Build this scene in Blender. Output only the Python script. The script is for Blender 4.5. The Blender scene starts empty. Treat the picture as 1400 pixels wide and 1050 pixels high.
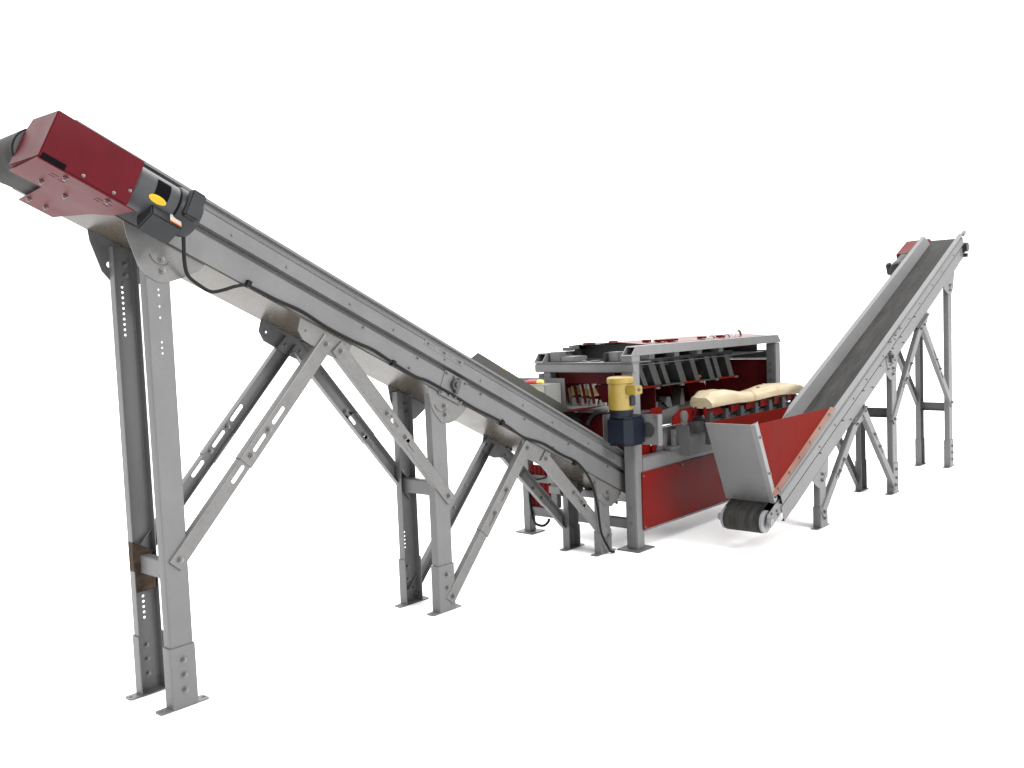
import bpy, math, random
from mathutils import Vector, Matrix, noise
from mathutils.geometry import tessellate_polygon
random.seed(7)
S = bpy.context.scene
COL = S.collection

# ------------------------------------------------------------------ camera
cd = bpy.data.cameras.new('camera'); cam = bpy.data.objects.new('camera', cd); COL.objects.link(cam)
cd.sensor_width = 36.0; cd.lens = 36.0*1261.18/1400.0; cd.clip_start = 0.05; cd.clip_end = 300
_r = Vector((0.65907434, -0.75099264, -0.04038649)); _u = Vector((0.07601582, 0.01309455, 0.99702063)); _f = _r.cross(_u)*-1
M3 = Matrix((_r, _u, -_f)).transposed()
if (-M3.col[2]).dot(Vector((0.748, 0.66, -0.066))) < 0:
    M3 = Matrix((_r, _u, _f)).transposed()
cam.matrix_world = Matrix.Translation((0, 0, 1.7)) @ M3.to_4x4()
S.camera = cam

# ------------------------------------------------------------------ light
W = bpy.data.worlds.new('World'); S.world = W; W.use_nodes = True
nt = W.node_tree; nt.nodes.clear()
tc = nt.nodes.new('ShaderNodeTexCoord')
dt = nt.nodes.new('ShaderNodeVectorMath'); dt.operation = 'DOT_PRODUCT'; dt.inputs[1].default_value = (0.75, 0.66, 0.0)
mr = nt.nodes.new('ShaderNodeMapRange'); mr.inputs['From Min'].default_value = -0.1; mr.inputs['From Max'].default_value = 0.4
mr.inputs['To Min'].default_value = 0.72; mr.inputs['To Max'].default_value = 1.65
bg = nt.nodes.new('ShaderNodeBackground'); bg.inputs['Color'].default_value = (1, 1, 1, 1)
wo = nt.nodes.new('ShaderNodeOutputWorld')
nt.links.new(tc.outputs['Generated'], dt.inputs[0]); nt.links.new(dt.outputs['Value'], mr.inputs['Value'])
sz = nt.nodes.new('ShaderNodeSeparateXYZ'); mz = nt.nodes.new('ShaderNodeMapRange'); mz.inputs['From Min'].default_value = 0.15; mz.inputs['From Max'].default_value = 0.8
mz.inputs['To Min'].default_value = 0.0; mz.inputs['To Max'].default_value = 1.75
ad = nt.nodes.new('ShaderNodeMath'); ad.operation = 'ADD'
nt.links.new(tc.outputs['Generated'], sz.inputs[0]); nt.links.new(sz.outputs['Z'], mz.inputs['Value'])
nt.links.new(mr.outputs['Result'], ad.inputs[0]); nt.links.new(mz.outputs['Result'], ad.inputs[1])
nt.links.new(ad.outputs[0], bg.inputs['Strength']); nt.links.new(bg.outputs[0], wo.inputs[0])

def area(name, loc, target, sx, sy, power, color=(1, 1, 1)):
    l = bpy.data.lights.new(name, 'AREA'); l.shape = 'RECTANGLE'; l.size = sx; l.size_y = sy; l.energy = power; l.color = color
    o = bpy.data.objects.new(name, l); COL.objects.link(o); o.location = loc
    o.rotation_euler = (Vector(target)-Vector(loc)).to_track_quat('-Z', 'Y').to_euler(); return o
area('added_front_key', (4.5, -11.0, 8.0), (5.0, 4.0, 0.9), 5.0, 3.5, 2000, (1, 0.985, 0.96))  # added unseen key light, lifts the fronts above the undersides
area('ceiling_lamp', (5.5, 5.6, 6.5), (5.5, 4.2, 0.0), 8.0, 1.0, 120, (1, 0.98, 0.95))
S.view_settings.view_transform = 'Standard'; S.view_settings.look = 'None'
S.view_settings.exposure = 0.28; S.view_settings.gamma = 1.0

# ------------------------------------------------------------------ materials
def mat(name, col, rough=0.45, metal=0.0, var=0.10, scale=6.0, bump=0.0, bscale=60.0, col2=None, spec=0.5, streak=None, coat=0.0, fine=0.0, dirt=0.0, dcol=(.045, .036, .027), spangle=0.0):
    k_ = 1.0 if 'floor' in name else .80
    col = tuple(x*k_ for x in col); col2 = tuple(x*k_ for x in col2) if col2 else None; dcol = tuple(x*k_ for x in dcol)
    m = bpy.data.materials.new(name); m.use_nodes = True; t = m.node_tree; N = t.nodes; L = t.links
    b = N['Principled BSDF']; b.inputs['Metallic'].default_value = metal; b.inputs['Specular IOR Level'].default_value = spec
    b.inputs['Coat Weight'].default_value = coat; b.inputs['Coat Roughness'].default_value = 0.2
    c = N.new('ShaderNodeTexCoord'); n = N.new('ShaderNodeTexNoise'); n.inputs['Scale'].default_value = scale; n.inputs['Detail'].default_value = 6; n.inputs['Roughness'].default_value = 0.62
    src = c.outputs['Object']
    if streak:
        mp = N.new('ShaderNodeMapping'); mp.inputs['Scale'].default_value = streak; L.new(src, mp.inputs['Vector']); src = mp.outputs['Vector']
    L.new(src, n.inputs['Vector'])
    cr = N.new('ShaderNodeValToRGB'); e = cr.color_ramp.elements
    lo = col2 if col2 else tuple(x*(1-var) for x in col); hi = tuple(min(1, x*(1+var)) for x in col)
    e[0].position = 0.30; e[0].color = (*lo, 1); e[1].position = 0.68; e[1].color = (*hi, 1)
    L.new(n.outputs['Fac'], cr.inputs['Fac'])
    out = cr.outputs['Color']
    if fine > 0:
        n3 = N.new('ShaderNodeTexNoise'); n3.inputs['Scale'].default_value = 260; n3.inputs['Detail'].default_value = 2; L.new(c.outputs['Object'], n3.inputs['Vector'])
        m3 = N.new('ShaderNodeMapRange'); m3.inputs['From Min'].default_value = .3; m3.inputs['From Max'].default_value = .7; m3.inputs['To Min'].default_value = 1-fine; m3.inputs['To Max'].default_value = 1+fine
        L.new(n3.outputs['Fac'], m3.inputs['Value'])
        mx = N.new('ShaderNodeVectorMath'); mx.operation = 'SCALE'; L.new(out, mx.inputs[0]); L.new(m3.outputs['Result'], mx.inputs['Scale']); out = mx.outputs['Vector']
    if spangle > 0:
        vo = N.new('ShaderNodeTexVoronoi'); vo.inputs['Scale'].default_value = 55; L.new(c.outputs['Object'], vo.inputs['Vector'])
        sp = N.new('ShaderNodeSeparateColor'); L.new(vo.outputs['Color'], sp.inputs[0])
        m4 = N.new('ShaderNodeMapRange'); m4.inputs['To Min'].default_value = 1-spangle; m4.inputs['To Max'].default_value = 1+spangle; L.new(sp.outputs[0], m4.inputs['Value'])
        mx = N.new('ShaderNodeVectorMath'); mx.operation = 'SCALE'; L.new(out, mx.inputs[0]); L.new(m4.outputs['Result'], mx.inputs['Scale']); out = mx.outputs['Vector']
    if dirt > 0:
        mp = N.new('ShaderNodeMapping'); mp.inputs['Scale'].default_value = (5, 5, 1.6); L.new(c.outputs['Object'], mp.inputs['Vector'])
        n5 = N.new('ShaderNodeTexNoise'); n5.inputs['Scale'].default_value = 2.6; n5.inputs['Detail'].default_value = 9; n5.inputs['Roughness'].default_value = .72; L.new(mp.outputs['Vector'], n5.inputs['Vector'])
        m5 = N.new('ShaderNodeMapRange'); m5.inputs['From Min'].default_value = .52; m5.inputs['From Max'].default_value = .74; m5.inputs['To Min'].default_value = 0; m5.inputs['To Max'].default_value = dirt; L.new(n5.outputs['Fac'], m5.inputs['Value'])
        n6 = N.new('ShaderNodeTexNoise'); n6.inputs['Scale'].default_value = 38; n6.inputs['Detail'].default_value = 3; L.new(c.outputs['Object'], n6.inputs['Vector'])
        m6 = N.new('ShaderNodeMapRange'); m6.inputs['From Min'].default_value = .66; m6.inputs['From Max'].default_value = .74; m6.inputs['To Min'].default_value = 0; m6.inputs['To Max'].default_value = dirt; L.new(n6.outputs['Fac'], m6.inputs['Value'])
        mm = N.new('ShaderNodeMath'); mm.operation = 'MAXIMUM'; L.new(m5.outputs['Result'], mm.inputs[0]); L.new(m6.outputs['Result'], mm.inputs[1])
        m7 = N.new('ShaderNodeMix'); m7.data_type = 'RGBA'; L.new(mm.outputs[0], m7.inputs['Factor']); L.new(out, m7.inputs['A']); m7.inputs['B'].default_value = (*dcol, 1); out = m7.outputs['Result']
    L.new(out, b.inputs['Base Color'])
    rr = N.new('ShaderNodeMapRange'); rr.inputs['From Min'].default_value = .3; rr.inputs['From Max'].default_value = .7
    rr.inputs['To Min'].default_value = max(.05, rough-.07); rr.inputs['To Max'].default_value = min(1, rough+.07)
    L.new(n.outputs['Fac'], rr.inputs['Value']); L.new(rr.outputs['Result'], b.inputs['Roughness'])
    if bump > 0:
        n2 = N.new('ShaderNodeTexNoise'); n2.inputs['Scale'].default_value = bscale; n2.inputs['Detail'].default_value = 4; L.new(src, n2.inputs['Vector'])
        bp = N.new('ShaderNodeBump'); bp.inputs['Strength'].default_value = bump; bp.inputs['Distance'].default_value = 0.004
        L.new(n2.outputs['Fac'], bp.inputs['Height']); L.new(bp.outputs['Normal'], b.inputs['Normal'])
    return m
STEEL = mat('grey_painted_steel', (.096, .096, .099), .47, .06, .10, 3.5, .02, 25, fine=.02, dirt=.16, spangle=.02)
GALV = mat('galvanized_steel', (.104, .103, .102), .44, .12, .12, 5, .02, 25, fine=.02, dirt=.2, spangle=.07)
PAN = mat('shade_toned_sheet_steel', (.062, .053, .043), .26, 0, .12, 3, spec=.09, dirt=.12)  # dark warm tone puts underside shade and floor reflection into the colour
DARKST = mat('dark_steel', (.05, .05, .053), .45, .4, .2, 8)
LIGHTST = mat('light_grey_paint', (.128, .128, .130), .42, .05, .07, 4, fine=.02, dirt=.35)
RED = mat('red_paint', (.112, .0045, .0034), .42, 0, .14, 4, .03, 14, spec=.06, dirt=.35, dcol=(.045, .006, .006))
REDB = mat('red_sheet_paint', (.108, .0068, .0042), .55, 0, .10, 3, .03, 14, spec=.02, dirt=.3, dcol=(.05, .006, .005))
MAROON = mat('maroon_and_shaded_red', (.068, .004, .0075), .40, 0, .12, 3, .03, 14, spec=.06, dirt=.3, dcol=(.03, .004, .006))
LIDRED = mat('glossy_red_lid', (.10, .014, .012), .38, 0, .15, 4, spec=.22)
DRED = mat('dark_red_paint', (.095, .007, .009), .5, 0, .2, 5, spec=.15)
BLACK = mat('black_enamel', (.016, .017, .019), .45, .0, .2, 9, spec=.2)
MOTG = mat('charcoal_enamel', (.032, .033, .036), .42, .0, .15, 6, spec=.2)
BELT = mat('black_rubber_belt', (.028, .027, .026), .6, 0, .5, 3, .15, 50, spec=.08, col2=(.008, .008, .008), dirt=.14, dcol=(.06, .05, .035), streak=(1.0, 6, 1))
RUB = mat('black_rubber_cable', (.006, .006, .007), .5, 0, .2, 9, spec=.12)
YEL = mat('yellow_enamel', (.225, .155, .020), .38, 0, .08, 6, .05, 40, fine=.04)
YLAB = mat('yellow_label', (.42, .26, .008), .5, 0, .03, spec=.2)
NAVY = mat('navy_enamel', (.0045, .007, .014), .45, .0, .2, 8, .1, 50, spec=.16)
BOLT = mat('zinc_bolt', (.17, .165, .16), .38, .7, .2, 30)
CHROME = mat('polished_shaft', (.65, .65, .64), .15, 1.0, .05, 9)
WOODP = mat('peeled_wood', (.42, .365, .255), .65, 0, .08, 4, .5, 26, col2=(.37, .30, .19), spec=.2, streak=(1.2, 9, 9))
WOODB = mat('dark_brown_wood', (.048, .033, .022), .8, 0, .4, 8, .4, 30, spec=.15, col2=(.014, .010, .007), streak=(2, 9, 3))
def stain(m):
    t = m.node_tree; N = t.nodes; L = t.links; b = N['Principled BSDF']
    lk = b.inputs['Base Color'].links[0]; src = lk.from_socket
    c = N.new('ShaderNodeTexCoord'); n = N.new('ShaderNodeTexNoise'); n.inputs['Scale'].default_value = 7; n.inputs['Detail'].default_value = 5; L.new(c.outputs['Object'], n.inputs['Vector'])
    sp = N.new('ShaderNodeSeparateXYZ'); L.new(c.outputs['Object'], sp.inputs[0])
    a = N.new('ShaderNodeMath'); a.operation = 'MULTIPLY_ADD'; a.inputs[1].default_value = .16; L.new(n.outputs['Fac'], a.inputs[0]); L.new(sp.outputs['X'], a.inputs[2])
    acc = None
    for x0, w in ((.055, .030), (.47, .012)):
        d = N.new('ShaderNodeMath'); d.operation = 'SUBTRACT'; d.inputs[1].default_value = x0; L.new(a.outputs[0], d.inputs[0])
        e = N.new('ShaderNodeMath'); e.operation = 'ABSOLUTE'; L.new(d.outputs[0], e.inputs[0])
        r = N.new('ShaderNodeMapRange'); r.inputs['From Min'].default_value = 0; r.inputs['From Max'].default_value = w; r.inputs['To Min'].default_value = .75; r.inputs['To Max'].default_value = 0; L.new(e.outputs[0], r.inputs['Value'])
        if acc is None: acc = r.outputs['Result']
        else:
            mx = N.new('ShaderNodeMath'); mx.operation = 'MAXIMUM'; L.new(acc, mx.inputs[0]); L.new(r.outputs['Result'], mx.inputs[1]); acc = mx.outputs[0]
    m2 = N.new('ShaderNodeMix'); m2.data_type = 'RGBA'; L.new(acc, m2.inputs['Factor']); L.new(src, m2.inputs['A']); m2.inputs['B'].default_value = (.26, .14, .05, 1)
    L.new(m2.outputs['Result'], b.inputs['Base Color'])
stain(WOODP)
WOODE = mat('sawn_wood_end', (.33, .24, .15), .75, 0, .3, 30, .3, 40)
KIND = mat('kindling_wood', (.66, .50, .28), .6, 0, .25, 14, .2, 30, col2=(.42, .26, .11), streak=(9, 9, 2))
KTOP = mat('lit_cut_wood', (.90, .87, .80), .6, 0, .05, 14)  # near-white tone paints light onto the cut wood
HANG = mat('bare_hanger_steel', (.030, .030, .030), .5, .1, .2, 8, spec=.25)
PALE = mat('pale_wear_plate', (.42, .41, .40), .5, 0, .1, 6, dirt=.3)
BOARD = mat('dull_grey_board', (.055, .055, .050), .6, 0, .1, 4, spec=.15)
FLANGE = mat('red_strip_painted_glare', (.17, .110, .085), .45, .0, .1, 1.5, spec=.12, col2=(.15, .065, .05))  # pale tan paints grazing glare into the red lip's colour
WHITE = mat('white_label', (.42, .41, .38), .5, 0, .10, 60, col2=(.28, .28, .27))
ORANGE = mat('orange_label', (.65, .16, .03), .5)
CABG = mat('cabinet_grey_paint', (.235, .24, .23), .45, 0, .05, 3)
BRASS = mat('brass_bolt', (.45, .30, .14), .35, .7, .2, 20)
NYLON = mat('grey_nylon', (.17, .17, .18), .5, 0, .1, 9)
VOID = mat('slot_shade_and_plate_black', (.004, .004, .005), .9, 0, .0, spec=.02)
FLOOR = mat('white_studio_floor', (.96, .96, .96), .7, 0, .01, 2, spec=.1)
TIPR = mat('red_plastic', (.5, .03, .025), .4); TIPY = mat('yellow_plastic', (.75, .55, .12), .4)

# ------------------------------------------------------------------ mesh helpers
class MB:
    def __init__(s): s.v = []; s.f = []
    def add(s, vs, fs):
        k = len(s.v); s.v += [Vector(a) for a in vs]; s.f += [tuple(i+k for i in f) for f in fs]; return s
    def box(s, x0, x1, y0, y1, z0, z1, T=None):
        vs = [Vector(p) for p in ((x0,y0,z0),(x1,y0,z0),(x1,y1,z0),(x0,y1,z0),(x0,y0,z1),(x1,y0,z1),(x1,y1,z1),(x0,y1,z1))]
        if T: vs = [T @ p for p in vs]
        return s.add(vs, [(0,3,2,1),(4,5,6,7),(0,1,5,4),(1,2,6,5),(2,3,7,6),(3,0,4,7)])
    def plate(s, O, ex, ey, en, poly, t0, t1, holes=()):
        """flat sheet with holes: 2D polygon in the (ex,ey) plane, thick from t0 to t1 along en"""
        O, ex, ey, en = map(Vector, (O, ex, ey, en))
        loops = [list(poly)] + [list(h) for h in holes]
        flat = [p for l in loops for p in l]
        tris = tessellate_polygon([[Vector((p[0], p[1], 0)) for p in l] for l in loops])
        n = len(flat)
        vs = [O+ex*p[0]+ey*p[1]+en*t0 for p in flat] + [O+ex*p[0]+ey*p[1]+en*t1 for p in flat]
        fs = []
        for t in tris:
            a, b, c = [flat[i] for i in t]
            ar = (b[0]-a[0])*(c[1]-a[1])-(c[0]-a[0])*(b[1]-a[1])
            if abs(ar) < 1e-12: continue
            t = tuple(t) if ar > 0 else tuple(reversed(t))
            fs.append(tuple(i+n for i in t)); fs.append(tuple(reversed(t)))
        k = 0
        for l in loops:
            m = len(l)
            for i in range(m): fs.append((k+i, k+(i+1) % m, n+k+(i+1) % m, n+k+i))
            k += m
        return s.add(vs, fs)
    def sweep(s, prof, frames, caps=True):
        """prof: closed 2D loop; frames: list of (O, ex, ey)"""
        n = len(prof); vs = []
        for O, ex, ey in frames: vs += [O+ex*p[0]+ey*p[1] for p in prof]
        fs = []
        for k in range(len(frames)-1):
            for i in range(n): fs.append((k*n+i, k*n+(i+1) % n, (k+1)*n+(i+1) % n, (k+1)*n+i))
        if caps: fs.append(tuple(reversed(range(n)))); fs.append(tuple(range((len(frames)-1)*n, len(frames)*n)))
        return s.add(vs, fs)
    def cyl(s, p0, p1, r, n=24, r1=None):
        p0, p1 = Vector(p0), Vector(p1); d = (p1-p0).normalized(); a = d.orthogonal().normalized(); b = d.cross(a)
        r1 = r if r1 is None else r1
        c0 = [(r*math.cos(2*math.pi*i/n), r*math.sin(2*math.pi*i/n)) for i in range(n)]
        vs = [p0+a*x+b*y for x, y in c0] + [p1+(a*x+b*y)*(r1/r) for x, y in c0]
        fs = [(i, (i+1) % n, n+(i+1) % n, n+i) for i in range(n)] + [tuple(reversed(range(n))), tuple(range(n, 2*n))]
        return s.add(vs, fs)
    def lathe(s, p0, d, prof, n=32):
        p0 = Vector(p0); d = Vector(d).normalized(); a = d.orthogonal().normalized(); b = d.cross(a); vs = []
        for h, r in prof: vs += [p0+d*h+(a*math.cos(2*math.pi*i/n)+b*math.sin(2*math.pi*i/n))*r for i in range(n)]
        m = len(prof); fs = []
        for k in range(m-1):
            for i in range(n): fs.append((k*n+i, k*n+(i+1) % n, (k+1)*n+(i+1) % n, (k+1)*n+i))
        fs.append(tuple(reversed(range(n)))); fs.append(tuple(range((m-1)*n, m*n)))
        return s.add(vs, fs)
    def tube(s, pts, r, n=10, sub=6):
        P = [Vector(p) for p in pts]; path = []
        for i in range(len(P)-1):
            a = P[max(0, i-1)]; b = P[i]; c = P[i+1]; d = P[min(len(P)-1, i+2)]
            for k in range(sub):
                t = k/sub
                path.append(.5*((2*b)+(c-a)*t+(2*a-5*b+4*c-d)*t*t+(3*b-a-3*c+d)*t**3))
        path.append(P[-1]); fr = []; up = None
        for i, p in enumerate(path):
            d = (path[min(i+1, len(path)-1)]-path[max(i-1, 0)]).normalized()
            if up is None: up = d.orthogonal().normalized()
            up = (up-d*up.dot(d)).normalized(); fr.append((p, up, d.cross(up)))
        return s.sweep([(r*math.cos(2*math.pi*i/n), r*math.sin(2*math.pi*i/n)) for i in range(n)], fr)
    def channel(s, O, L, Wd, N, length, w, fl, th=.004, r=.008, holes=(), a0=0.0):
        """bent C section: web outer face through O spanned by Wd (across) and L (along), flanges folded away from N"""
        O, L, Wd, N = map(Vector, (O, L, Wd, N)); h = w/2
        s.plate(O, Wd, L, N, [(-h+r, a0), (h-r, a0), (h-r, length), (-h+r, length)], -th, 0, holes)
        for sg in (-1, 1):
            out = []; inn = []
            for k in range(5):
                t = math.pi/2*k/4
                out.append((sg*(h-r+r*math.sin(t)), -r+r*math.cos(t)))
                inn.append((sg*(h-r+(r-th)*math.sin(t)), -r+(r-th)*math.cos(t)))
            out.append((sg*h, -fl)); inn.append((sg*(h-th), -fl))
            prof = out+inn[::-1]
            s.sweep(prof, [(O+L*a0, Wd, N), (O+L*length, Wd, N)])
        return s
    def build(s, name, m, parent=None, org=(0, 0, 0), angle=35, bevel=0):
        me = bpy.data.meshes.new(name); o = Vector(org)
        me.from_pydata([tuple(p-o) for p in s.v], [], s.f); me.update()
        import bmesh
        b = bmesh.new(); b.from_mesh(me); bmesh.ops.recalc_face_normals(b, faces=b.faces)
        if bevel:
            es = [e for e in b.edges if len(e.link_faces) == 2 and e.calc_face_angle(0) > math.radians(50)]
            bmesh.ops.bevel(b, geom=es, offset=bevel, segments=2, affect='EDGES', clamp_overlap=True)
        b.to_mesh(me); b.free()
        for p in me.polygons: p.use_smooth = True
        me.set_sharp_from_angle(angle=math.radians(angle))
        me.materials.append(m)
        ob = bpy.data.objects.new(name, me); COL.objects.link(ob)
        if parent: ob.parent = parent
        return ob
def thing(name, loc, label, cat, group=None, rz=0):
    o = bpy.data.objects.new(name, None); COL.objects.link(o); o.location = loc; o.rotation_euler = (0, 0, rz); o.empty_display_size = .1
    o['label'] = label; o['category'] = cat
    if group: o['group'] = group
    return o
def lone(mb, name, m, org, **k):
    o = mb.build(name, m, None, org, **k); o.location = org; return o
def tag(o, label, cat, group=None):
    o['label'] = label; o['category'] = cat
    if group: o['group'] = group
    return o
def circ(x, y, r, n=12): return [(x+r*math.cos(2*math.pi*i/n), y+r*math.sin(2*math.pi*i/n)) for i in range(n)]
def slot(x, y, dx, dy, ln, w, n=6):
    d = Vector((dx, dy)).normalized(); p = Vector((-d.y, d.x)); c = Vector((x, y)); out = []
    for sg in (1, -1):
        for k in range(n+1):
            t = -math.pi/2+math.pi*k/n
            out.append(tuple(c+sg*(d*(ln/2-w/2)+d*(w/2*math.cos(t))+p*(w/2*math.sin(t)))))
    return out
X, Y, Z = Vector((1, 0, 0)), Vector((0, 1, 0)), Vector((0, 0, 1))
def bolt_mesh(name, r=.010, m=BOLT):
    b = MB(); b.cyl((0, 0, 0), (0, -.003, 0), r*1.35, 16); b.cyl((0, -.003, 0), (0, -.011, 0), r, 6); b.cyl((0, -.011, 0), (0, -.016, 0), r*.55, 10)
    me_o = b.build(name, m); me = me_o.data; bpy.data.objects.remove(me_o); return me
BME = bolt_mesh('bolt'); BSM = bolt_mesh('small_bolt', .0065)
def bolt(parent, p, n=(0, -1, 0), me=None, name='bolt', sc=1.0):
    o = bpy.data.objects.new(name, me or BME); COL.objects.link(o); o.parent = parent; o.location = p
    o.rotation_euler = Vector((0, -1, 0)).rotation_difference(Vector(n)).to_euler(); o.scale = (sc,)*3
    return o

# ------------------------------------------------------------------ setting
fl = MB().add([(-40, -40, 0), (60, -40, 0), (60, 60, 0), (-40, 60, 0)], [(0, 1, 2, 3)]).build('floor', FLOOR); fl['kind'] = 'structure'

# ------------------------------------------------------------------ conveyor
CW = .348
XL = (0.0, 1.693, 3.320)
def conveyor(label, loc, rz, tan, Z0, low_detail=False):
    R = thing('belt_conveyor', loc, label, 'conveyor', None, rz)
    th = math.atan(tan); c, sn = math.cos(th), math.sin(th)
    U = Vector((c, 0, -sn)); V = Vector((sn, 0, c)); O = Vector((0, 0, Z0))
    def P(u, y, v): return O+U*u+V*v+Y*y
    def pb(x): return Z0-.285-tan*x            # lower edge of the side panel
    u0, u1 = -.37, 4.56
    # side panels: folded profile swept along the slope, grooves cut deep to darken the bands
    prof = [(-.040, .003), (-.040, -.009), (-.016, -.011), (-.016, -.036), (-.030, -.048), (-.030, -.116), (.016, -.119), (.016, -.146), (-.012, -.148), (-.012, -.267), (.010, -.267), (.010, -.264), (-.009, -.264), (-.009, -.151), (.019, -.149), (.019, -.116), (-.027, -.113), (-.027, -.049), (-.013, -.036), (-.013, -.008), (-.030, -.006), (.004, .003)]
    for side in (0, 1):
        f = (lambda y: y) if side == 0 else (lambda y: CW-y)
        pr = [(f(a), b) for a, b in prof]
        b = MB().sweep(pr, [(P(u0, 0, 0), Y, V), (P(u1, 0, 0), Y, V)])
        sp = b.build('side_panel', STEEL, R, angle=20)
        sk = MB().sweep([(f(.004), .002), (f(.052), -.088), (f(.049), -.090), (f(.001), .0)], [(P(u0+.02, 0, 0), Y, V), (P(u1-.02, 0, 0), Y, V)])
        sk.build('belt_skirt', STEEL, R)
    # pan
    b = MB().sweep([(-.010, -.269), (-.010, -.274), (CW+.010, -.274), (CW+.010, -.269)], [(P(-.17, 0, 0), Y, V), (P(4.40, 0, 0), Y, V)])
    b.build('underside_pan', PAN, R)
    # belt loop and pulleys
    hc, hr, tcn, tr = (-.43, -.180), .100, (4.76, -.135), .085
    loop = []
    for k in range(15):
        t = math.pi/2+math.pi*k/14; loop.append((hc[0]+hr*math.cos(t), hc[1]+hr*math.sin(t)))
    loop += [(.2, -.243), (4.3, -.225)]
    for k in range(15):
        t = -math.pi/2+math.pi*k/14; loop.append((tcn[0]+tr*math.cos(t), tcn[1]+tr*math.sin(t)))
    loop += [(4.2, -.084), (.3, -.084)]
    n = len(loop); mb = MB(); y0, y1 = .038, CW-.038
    inner = []
    for i in range(n):
        a, b2, d = Vector(loop[i-1]), Vector(loop[i]), Vector(loop[(i+1) % n])
        t = (d-a).normalized(); inner.append(tuple(b2+Vector((-t.y, t.x))*.006))
    vs = [P(u, y0, v) for u, v in loop]+[P(u, y1, v) for u, v in loop]+[P(u, y0, v) for u, v in inner]+[P(u, y1, v) for u, v in inner]
    fs = []
    for i in range(n):
        j = (i+1) % n
        fs += [(i, j, n+j, n+i), (2*n+j, 2*n+i, 3*n+i, 3*n+j), (j, i, 2*n+i, 2*n+j), (n+i, n+j, 3*n+j, 3*n+i)]
    mb.add(vs, fs); mb.build('belt', BELT, R)
    for (u, v), r, nm in ((hc, hr-.007, 'head_pulley'), (tcn, tr-.007, 'tail_pulley')):
        q = MB().cyl(P(u, .032, v), P(u, CW-.032, v), r, 32).build(nm, DARKST, R)
        for yy in ((.014, CW-.032) if u > 0 else (CW-.032,)):
            MB().cyl(P(u, yy, v), P(u, yy+.018, v), r+.002, 28).build('pulley_flange', NYLON if u > 0 else DARKST, q)
        MB().cyl(P(u, -.02, v), P(u, CW+.02, v), .016, 16).build('axle', DARKST, q)
    # take-up plates at both ends (bearing side)
    for u, v, yy in ((4.76, -.135, -.006), (4.76, -.135, CW+.002), (-.43, -.180, CW+.002)):
        sg = 1 if u > 0 else -1
        q = MB().plate(P(u, yy, v), U, V, -Y, [(-.30*sg, -.055), (0, -.055), (.05*sg, 0), (0, .055), (-.30*sg, .055)] if sg > 0 else [(.20, .05), (.01, .035), (-.03, 0), (.01, -.035), (.20, -.05)], -.004, 0)
        q.build('take_up_plate', STEEL, R)
        nn = (0, -1, 0) if yy < .1 else (0, 1, 0)
        hb = MB().cyl(P(u, yy-.0, v), P(u, yy+.03*(1 if nn[1] > 0 else -1), v), .026, 16); hb.build('bearing_hub', NYLON if u > 0 else DARKST, R)
        for du, dv in ((-.06, .03), (-.14, 0), (-.14, -.03)): bolt(R, P(u+du*sg, yy, v+dv), nn)
    # take-up bearing in the panel, both sides
    for yy, sg in ((-.016, -1), (CW+.016, 1)):
        uu = 2.11
        MB().plate(P(uu, yy+.004*-sg, -.20), U, V, Y*sg, [(-.10, -.085), (.10, -.085), (.10, .065), (-.10, .065)], 0, .004).build('bearing_plate', STEEL, R, bevel=0)
        q = MB().cyl(P(uu, yy, -.19), P(uu, yy+.022*sg, -.19), .034, 20); q.cyl(P(uu, yy+.02*sg, -.19), P(uu, yy+.035*sg, -.19), .017, 14)
        q.box(-.012, .012, -.02, .02, -.045, .045, Matrix.Translation(P(uu+.02, yy, -.19)) @ Matrix.Rotation(th, 4, 'Y'))
        q.build('idler_bearing', DARKST, R)
        for du, dv in ((-.085, .05), (.085, .05), (-.085, -.07), (.085, -.07), (-.02, .05), (.03, .045), (-.02, -.065), (.03, -.06)): bolt(R, P(uu+du, yy, -.20+dv), (0, sg, 0), BSM)
        # slotted splice strip on the upper rail
        hl = [slot(x, 0, 1, 0, .045, .012) for x in (-.11, -.035, .04, .115)]
        MB().plate(P(1.95, (-.027 if sg < 0 else CW+.027), -.055), U, V, Y*sg, [(-.17, -.016), (.17, -.016), (.17, .016), (-.17, .016)], 0, .005, hl).build('splice_strip', STEEL, R)
        for x in (-.14, 0.0, .14): bolt(R, P(1.95+x, (-.032 if sg < 0 else CW+.032), -.055), (0, sg, 0), BSM)
        # rows of bolts along the panel
        for k in range(11): bolt(R, P(.02+.38*k+.05*(k % 2), (-.024 if sg < 0 else CW+.024), -.088), (0, sg, 0), BSM)
        for x in (1.35, 1.78, 2.35, 2.8, 3.3, 3.8): bolt(R, P(x, (-.011 if sg < 0 else CW+.011), -.158), (0, sg, 0), BSM)
        for x in (1.74, 2.6, 3.15): bolt(R, P(x, (-.011 if sg < 0 else CW+.011), -.235), (0, sg, 0), BSM)
    if low_detail:
        MB().plate(P(0, CW+.016, 0), U, V, Y, [(-.455, .004), (-.36, .004), (-.36, -.03), (-.44, -.03)], 0, .03).build('end_tab', STEEL, R)
        MB().cyl(P(-.43, CW+.004, -.18), P(-.43, CW+.05, -.18), .05, 18).cyl(P(-.40, CW+.004, -.26), P(-.40, CW+.045, -.26), .022, 14).box(-.03, .03, CW+.003, CW+.03, -.05, .05, Matrix.Translation(P(-.39, 0, -.17)) @ Matrix.Rotation(th, 4, 'Y')).build('end_bearing', BLACK, R)
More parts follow.
